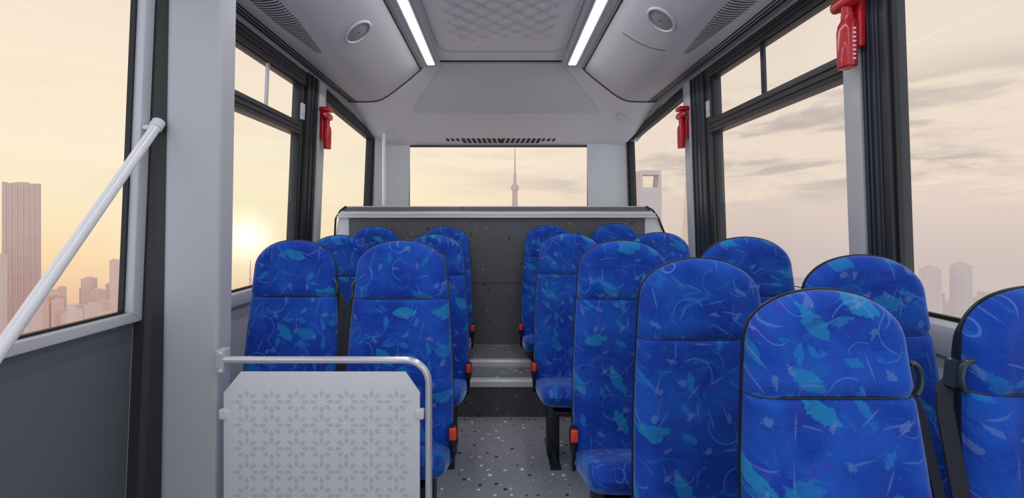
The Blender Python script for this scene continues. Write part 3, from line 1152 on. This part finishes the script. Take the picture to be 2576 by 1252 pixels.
def back_piece(z0, z1, rows, seam_low, seam_top):
    """puffed front of the backrest between two heights (z measured up from the cushion)"""
    mb = MB()
    NU = 33
    us = [math.sin((i / (NU - 1) * 2 - 1) * PI / 2) for i in range(NU)]
    front = []
    for r in range(rows + 1):
        f_ = r / rows
        if seam_top:      # ends at a seam: rows crowd at both ends
            f_ = .5 - .5 * math.cos(f_ * PI)
        else:             # ends in the dome: rows crowd at the top
            f_ = 1 - (1 - f_) ** 2.2
        z = z0 + (z1 - z0) * f_
        w = max(hw(H - z), .0015)
        row = []
        for u in us:
            x = u * w
            d = edge_d(x, z)
            t = min(1, d / .046)
            puff = .034 * math.sqrt(max(0, 1 - (1 - t) ** 2))
            # slightly raised side bolsters, dished middle
            puff += .006 * math.exp(-((abs(u) - .80) / .14) ** 2) * t - .003 * (1 - u * u) * t
            sd_ = 1e9
            if seam_low:
                sd_ = min(sd_, z - z0)
            if seam_top:
                sd_ = min(sd_, z1 - z)
            q = min(1, sd_ / .010)
            puff -= .010 * (1 - math.sqrt(max(0, 1 - (1 - q) ** 2)))
            row.append((x, lean(z) - max(puff, 0), z))
        front.append(row)
    mb.loft(front)
    # side skirt going back to the shell
    bot, top_ = front[0], front[-1]
    loop = bot + [r_[-1] for r_ in front[1:-1]] + list(reversed(top_)) + [r_[0] for r_ in reversed(front[1:-1])]
    mb.loft([loop, [(x, lean(z) + .010, z) for x, y, z in loop]], True)
    return mb


def shell_mesh():
    mb = MB()
    e = .0045
    ring = []
    n_ = 46
    for i in range(n_ + 1):
        t = (i / n_) ** 2.2 * H
        ring.append((hw(t) + e * min(1, t / .01), H + e * .8 - t * (H + e * .8 + .06) / H))
    loop = ring + [(-x, z) for x, z in reversed(ring)]
    rows = []
    for dy, sc_ in ((.002, 1), (.008, 1), (.030, .93), (.048, .84)):
        rows.append([(x * sc_, lean(max(z, 0)) + dy, .35 + (z - .35) * sc_) for x, z in loop])
    mb.loft(rows, True, True)
    return mb


def cushion_mesh():
    """tilted cushion with rounded edges and a rolled front, running towards -y"""
    mb = MB()
    L_ = .335
    rings = []
    for i in range(19):
        t = i / 18
        y = -.055 - L_ * t
        zc_ = .012 + .060 * t
        half = .186 - .012 * t * t
        th = .050
        if t > .72:
            q = (t - .72) / .28
            s_ = math.sqrt(max(.0, 1 - q * q))
            th = .050 * max(.12, s_)
            half = half - .030 * (1 - s_)
        ring = []
        for j in range(32):
            a_ = 2 * PI * j / 32
            ca, sa = math.cos(a_), math.sin(a_)
            x = half * math.copysign(abs(ca) ** .35, ca)
            z = th * math.copysign(abs(sa) ** .55, sa)
            ring.append((x, y, zc_ - .040 + z + (.008 * abs(ca) ** 2 if sa > 0 else 0)))
        rings.append(ring)
    mb.loft(rings, True, True)
    return mb


ME = {}


def proto(key, mb, smooth=True):
    o = mb.build(key, M['fabric'], smooth=smooth)
    ME[key] = o.data
    bpy.data.objects.remove(o)


SEAM = H - .21
proto('headrest', back_piece(SEAM + .001, H, 22, True, False))
proto('backrest', back_piece(-.02, SEAM - .001, 30, False, True))
proto('cushion', cushion_mesh())
proto('back_shell', shell_mesh())
mb = MB()
wm = hw(H - SEAM)
pts = []
for i in range(21):
    x = (i / 10 - 1) * wm * .985
    tt = min(1, edge_d(x, SEAM) / .046)
    pts.append((x, lean(SEAM) - max(0, .034 * math.sqrt(max(0, 1 - (1 - tt) ** 2)) - .0085), SEAM))
mb.tube(pts, .0024, 6)
proto('seam', mb)
ME['seam'].materials.clear()
ME['seam'].materials.append(M['shell'])
ME['back_shell'].materials.clear()
ME['back_shell'].materials.append(M['shell'])


def strap_mesh(s_):
    """webbing hanging beside the backrest, s_ = side"""
    mb = MB()
    pts = [(.150, .562, -.020, 0), (.166, .552, -.024, 0), (.180, .536, -.030, 0), (.188, .50, -.034, 0), (.194, .35, -.05, 0), (.196, .15, -.075, 0), (.196, -.02, -.09, 0)]
    rings = []
    for x, z, dy, _ in pts:
        w_ = .0145
        y = lean(max(z, 0)) + dy + .045
        rings.append([(s_ * (x - w_), y, z + .004), (s_ * (x + w_), y + .004, z - .006), (s_ * (x + w_), y + .007, z - .006), (s_ * (x - w_), y + .003, z + .004)])
    mb.loft(rings, True, True)
    return mb


def guide_mesh(s_):
    mb = MB()
    pts = []
    for i in range(13):
        t = -1.1 + i / 12 * 2.9
        pts.append((s_ * (.154 + .020 * math.cos(t)), lean(.6) - .012, .572 + .034 * math.sin(t)))
    mb.tube(pts, .0055, 8)
    mb.hexa([(s_ * a_, lean(.6) + b_, c_) for a_, b_, c_ in ((.12, .0, .545), (.176, .0, .545), (.176, .02, .545), (.12, .02, .545), (.12, .0, .60), (.170, .0, .60), (.170, .02, .60), (.12, .02, .60))])
    return mb


def buckle_mesh(s_):
    mb = MB()
    x0 = .197
    rings = []
    for z, rx, ry in ((.020, .006, .010), (.032, .011, .016), (.060, .0145, .021), (.098, .0145, .021), (.108, .012, .018), (.112, .008, .012)):
        rings.append([(s_ * (x0 + rx * math.copysign(abs(math.cos(u)) ** .6, math.cos(u))), -.105 + ry * math.copysign(abs(math.sin(u)) ** .6, math.sin(u)), z) for u in [i * PI / 8 for i in range(16)]])
    mb.loft(rings, True, True)
    mb.tube([(s_ * x0, -.103, .025), (s_ * (x0 - .004), -.085, -.05)], .007, 8)
    return mb


def button_mesh(s_):
    mb = MB()
    x0 = .197
    mb.box(-.0125, .0125, -.130, -.118, .068, .1085)
    mb.v = [(s_ * (x0 + x), y, z) for x, y, z in mb.v]
    return mb


def seat(X, Y, zj, zf, sx, sz, belt, label, cdepth=1.0, pedestal=True, out=0.0):
    """X, Y: backrest centre and front plane at the top; zj: height of the cushion joint; zf: floor height under it"""
    t = empty('bus_seat', (X, Y, zf))
    tag(t, label, 'seat', 'blue patterned bus seats')
    dz = zj - zf

    def put(nm, me, sy=1.0):
        o = bpy.data.objects.new(nm, me)
        C.objects.link(o)
        o.parent = t
        o.location = (0, 0, dz)
        o.scale = (sx, sy, sz)
        return o
    put('headrest', ME['headrest'])
    put('backrest', ME['backrest'])
    put('seam', ME['seam'])
    put('back_shell', ME['back_shell'], .8)
    cu = put('seat_cushion', ME['cushion'], 1.0)
    cu.scale = (sx, cdepth, 1)
    for nm, fn, mt, side_ in (('seat_belt', strap_mesh, 'belt', belt), ('belt_guide', guide_mesh, 'guide', belt), ('belt_buckle', buckle_mesh, 'shell', -belt)):
        key = nm + str(side_)
        if key not in ME:
            o = fn(side_).build(nm, M[mt], smooth=(nm != 'seat_belt'))
            ME[key] = o.data
            bpy.data.objects.remove(o)
        o = put(nm, ME[key])
        if nm != 'belt_buckle':
            o.location.x = belt * out
        if nm == 'belt_buckle':
            key = 'button' + str(side_)
            if key not in ME:
                q = button_mesh(side_).build('release_button', M['orange'], bevel=.003)
                ME[key] = q.data
                bpy.data.objects.remove(q)
            q = bpy.data.objects.new('release_button', ME[key])
            C.objects.link(q)
            q.parent = o
            q['label'] = 'red release button'
    if pedestal:
        # single post on a long floor foot
        a = MB()
        y0 = -.055 - .335 * cdepth
        ym = y0 * .42
        lx = -belt * .11 * sx
        a.box(lx - .030, lx + .030, ym - .035, ym + .035, .012, dz - .058)
        a.build('leg', M['legm'], t, bevel=.006)
        a = MB()
        a.box(lx - .024, lx + .024, ym - .13, ym + .14, 0, .014)
        a.hexa([(lx + x, ym + y, z) for x, y, z in ((-.010, -.11, .012), (.010, -.11, .012), (.010, .12, .012), (-.010, .12, .012), (-.010, -.03, .06), (.010, -.03, .06), (.010, .03, .06), (-.010, .03, .06))])
        a.build('leg_foot', M['legm'], t)
    a = MB()
    a.box(-.12, .12, -.05 - .26 * cdepth, -.03, dz - .075, dz - .052)
    a.build('seat_pan', M['shell'], t, bevel=.006)
    return t


def row(X, Y, ztop, zf, sx, sz, belt, label, **kw):
    return seat(X, Y, ztop - H * sz, zf, sx, sz, belt, label, **kw)


# right block, aisle side (front to back)
row(.584, .80, 1.025, 0, .87, .87, 1, 'blue patterned bus seat nearest the camera, lowest in the picture with a black belt', out=.012)
row(.540, 1.195, 1.047, 0, 1.0, 1.0, 1, 'blue patterned bus seat directly behind the nearest full seat, on the right block', cdepth=.78)
row(.452, 1.624, 1.076, 0, 1.0, 1.0, 1, 'third aisle seat from the front on the right, red buckle low beside the floor', cdepth=.80)
row(.367, 2.31, 1.083, 0, 1.0, 1.0, 1, 'fourth aisle seat on the right, its dark leg standing on the floor', cdepth=1.0)
row(.330, 3.00, 1.117, .255, .98, 1.0, 1, 'rearmost aisle seat on the right, before the dark cabinet', cdepth=.9)
# right block, window side
row(.978, .80, 1.030, 0, .87, .87, -1, 'blue seat cut off by the right picture edge, beside the near right window', out=.008)
row(.946, 1.15, 1.059, 0, .95, .95, -1, 'window seat on the right below the ribbed dark pillar', cdepth=.78)
row(.9065, 1.624, 1.088, 0, 1.03, 1.0, -1, 'window seat on the right under the cloudy sliding window', cdepth=.80)
row(.836, 2.31, 1.087, 0, 1.0, 1.0, -1, 'window seat on the right by the narrow hammer pillar', cdepth=1.0)
row(.785, 3.00, 1.128, .255, 1.0, 1.0, -1, 'rearmost window seat on the right, only its top showing before the cabinet', cdepth=.9)
# left block
row(-.381, 1.70, 1.0727, 0, 1.07, 1.04, -1, 'front left aisle seat behind the steel partition rail', cdepth=.62)
row(-.811, 1.74, 1.0725, 0, .98, 1.03, 1, 'front left window seat behind the petal-pattern partition', cdepth=.52)
row(-.3486, 2.31, 1.0765, 0, .97, 1.0, -1, 'second aisle seat on the left, half hidden by the front one', cdepth=.95)
row(-.846, 2.31, 1.072, 0, 1.0, 1.0, 1, 'second window seat on the left, showing between the front pair', cdepth=.95)
row(-.3736, 3.00, 1.109, .255, .98, 1.0, -1, 'rearmost aisle seat on the left, before the dark cabinet', cdepth=.9)
row(-.856, 3.00, 1.109, .255, 1.0, 1.0, 1, 'rearmost window seat on the left, only its rounded top showing', cdepth=.9)


# ------------------------------------------------------------------ the city outside
def facade(name, base, dark, sx, sz):
    m, k, b, out = mat(name)
    oc = k.new('ShaderNodeTexCoord').outputs['Object']
    x, y, z = k.sep(oc)
    u = k.m('FRACT', k.m('DIVIDE', k.m('ADD', x, y), sx))
    v = k.m('FRACT', k.m('DIVIDE', z, sz))
    w_ = k.m('MULTIPLY', k.m('MULTIPLY', k.m('GREATER_THAN', u, .3), k.m('LESS_THAN', u, .75)), k.m('MULTIPLY', k.m('GREATER_THAN', v, .3), k.m('LESS_THAN', v, .8)))
    n = k.noise(oc, .05, 3)[0]
    c = k.mix(n, tuple(q * .9 for q in base), tuple(min(1, q * 1.1) for q in base))
    k.put(b.inputs['Base Color'], k.mix(k.m('MULTIPLY', w_, .5), c, dark))
    b.inputs['Roughness'].default_value = .8
    return m


M['fac_l'] = facade('hazed_mauve_window_facade', (.78, .62, .56), (.70, .55, .51), 5.5, 4.2)  # air haze blended into wall and window colours, hence the low contrast
M['fac_d'] = facade('hazed_dusk_window_facade', (.86, .66, .57), (.76, .57, .51), 7.0, 5.0)
M['fac_r'] = facade('hazed_grey_window_facade', (.72, .64, .61), (.65, .58, .56), 4.5, 4.0)

GZ = -250
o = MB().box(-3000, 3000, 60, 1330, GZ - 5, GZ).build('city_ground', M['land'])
tag(o, 'hazy pinkish city land far below the windows', 'ground', kind='structure')


def slab(name, x, y, w, d, z1, material, label, group=None, crown=None, z0=GZ):
    t = empty(name, (x, y, z0), math.atan2(-x, y))
    tag(t, label, 'building', group)
    MB().box(-w / 2, w / 2, -d / 2, d / 2, 0, z1 - z0).build('tower_body', material, t)
    if crown:
        crown(t, w, d, z1 - z0)
    return t


def notched(t, w, d, h):
    a = MB()
    prof = [(-.5, 0), (.5, 0), (.5, .05), (.36, .05), (.34, .01), (.22, .03), (.14, .10), (-.14, .10), (-.22, .04), (-.34, .0), (-.38, .06), (-.5, .07)]
    a.prism([(x * w, h + z * w * .6) for x, z in prof], 'y', -d / 2, d / 2)
    a.build('crown', M['bld_l'], t)
    a = MB()
    for i in range(7):
        x = -w / 2 + w * (i + .5) / 7
        a.box(x - .7, x + .7, -d / 2 - 1.2, -d / 2, 0, h)
    a.build('facade_ribs', M['bld_l'], t)


def block_top(t, w, d, h):
    MB().box(-w * .28, w * .22, -d * .3, d * .3, h, h + w * .14).build('roof_block', M['bld_d'], t)


def gable(t, w, d, h):
    a = MB()
    a.prism([(-w * .42, h), (w * .42, h), (w * .30, h + w * .14), (w * .12, h + w * .17), (0, h + w * .27), (-w * .12, h + w * .17), (-w * .30, h + w * .14)], 'y', -d / 2, d / 2)
    a.build('gabled_roof', M['bld_r'], t)


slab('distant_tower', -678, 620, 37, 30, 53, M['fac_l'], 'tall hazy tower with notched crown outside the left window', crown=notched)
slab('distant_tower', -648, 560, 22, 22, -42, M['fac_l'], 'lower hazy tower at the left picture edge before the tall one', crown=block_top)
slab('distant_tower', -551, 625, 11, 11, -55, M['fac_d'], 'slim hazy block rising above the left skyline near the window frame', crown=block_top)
rg = random.Random(5)
spots = [(-551, 625, 14), (-678, 620, 40), (-648, 560, 30)]
i = tries = 0
while i < 34 and tries < 900:
    tries += 1
    dep = 420 + 22 * (33 - i)
    xp = rg.uniform(70, 308)
    w_ = rg.uniform(14, 32) * dep / 1100
    topy = 800 - (dep - 420) * .125 + rg.uniform(-22, 22)
    X = (xp - 1258) / 1100 * dep
    Z = 1.15 - (topy - 555) / 1100 * dep
    if any(math.hypot(X - a0, dep - b0) < (w_ + c0) * .72 for a0, b0, c0 in spots):
        continue
    spots.append((X, dep, w_))
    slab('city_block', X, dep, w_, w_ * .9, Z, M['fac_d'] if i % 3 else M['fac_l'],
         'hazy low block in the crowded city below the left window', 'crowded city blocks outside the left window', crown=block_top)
    i += 1
# thin masts near the setting sun
for x, y, ztop in ((-514, 900, -78), (-493, 900, -110)):
    t = empty('distant_mast', (x, y, GZ))
    tag(t, 'thin mast on the horizon under the setting sun, %s one' % ('taller left' if ztop > -100 else 'shorter right'), 'mast')
    h_ = ztop - GZ
    MB().tube([(0, 0, 0), (0, 0, h_ * .7), (0, 0, h_)], 1, 8, radii=(4.0, 2.2, .5)).build('mast_shaft', M['bld_d'], t, smooth=True)
    MB().tube([(0, 0, h_ * .74), (0, 0, h_ * .76), (0, 0, h_ * .78)], 1, 10, radii=(1.5, 3.0, 1.2)).build('mast_pod', M['bld_d'], t, smooth=True)

# needle-topped broadcast tower in the back window
D_ = 900
t = empty('broadcast_tower', (30.5, D_, GZ))
tag(t, 'slender broadcast tower with needle spire seen through the back window', 'tower')
hz = -GZ + 1.15
MB().tube([(0, 0, 0), (0, 0, hz + 20), (0, 0, hz + 62)], 1, 16, radii=(9, 6.2, 5.2)).build('tower_shaft', M['spire'], t, smooth=True)
rings = [(0, 0, hz + 60 + q) for q in (0, 3, 7, 11, 15, 18)]
MB().tube(rings, 1, 18, radii=(5, 7.2, 8.4, 7.4, 5, 3.2)).build('tower_pod', M['spire'], t, smooth=True)
MB().tube([(0, 0, hz + 77), (0, 0, hz + 96), (0, 0, hz + 98), (0, 0, hz + 120), (0, 0, hz + 152)], 1, 12, radii=(3.2, 2.7, 1.8, 1.4, .8)).build('spire', M['spire'], t, smooth=True)

# square-topped tower with an opening near the top, right rear window
D_ = 800
t = empty('distant_tower', (271, D_, GZ))
tag(t, 'hazy tower with a square opening near its top, right rear window', 'building')
h_ = 92 - GZ
a = MB()
a.prism([(-20, 0), (20, 0), (19.5, h_ - 31), (-19.5, h_ - 31)], 'y', -14, 14)
a.build('tower_body', M['fac_r'], t)
a = MB()
a.prism([(-19.5, h_ - 31), (-14.0, h_ - 31), (-14.5, h_ - 8), (-19, h_ - 8)], 'y', -14, 14)
a.prism([(19.5, h_ - 31), (12.5, h_ - 31), (14.5, h_ - 8), (19, h_ - 8)], 'y', -14, 14)
a.prism([(-19, h_ - 8), (19, h_ - 8), (18.8, h_), (-18.8, h_)], 'y', -14, 14)
a.build('tower_top', M['bld_r'], t)

# faint twisting tower just left of the right rear pillar
t = empty('distant_tower', (399, 900, GZ))
tag(t, 'pale twisting tower half hidden by the right rear hammer pillar', 'building')
rings = []
h_ = 150 - GZ
for i in range(15):
    f_ = i / 14
    r_ = 34 - 21 * f_
    rings.append([(r_ * math.cos(u + f_ * 2) * (1 + .12 * math.cos(3 * (u + f_ * 2))), r_ * math.sin(u + f_ * 2), f_ * h_) for u in [q * PI / 10 for q in range(20)]])
MB().loft(rings, True, True).build('tower_body', M['bld_p'], t, smooth=True)

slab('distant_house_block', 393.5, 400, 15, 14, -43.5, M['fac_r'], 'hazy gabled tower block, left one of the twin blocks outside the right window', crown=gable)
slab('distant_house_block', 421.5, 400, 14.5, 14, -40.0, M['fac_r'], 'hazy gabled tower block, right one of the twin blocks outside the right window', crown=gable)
rg = random.Random(9)
for i in range(12):
    dep = 460 + 55 * (11 - i)
    xp = 2300 + rg.uniform(0, 300) if i % 4 else 1985 + rg.uniform(0, 40)
    w_ = rg.uniform(36, 60) * dep / 1100
    topy = (762 - (11 - i) * 3 + rg.uniform(-10, 8)) if i % 4 else 700 + rg.uniform(-4, 10)
    slab('low_city_block', (xp - 1258) / 1100 * dep, dep, w_, w_ * .6, 1.15 - (topy - 555) / 1100 * dep, M['fac_r'],
         'hazy low building on the grey skyline outside the right windows', 'low buildings outside the right windows')
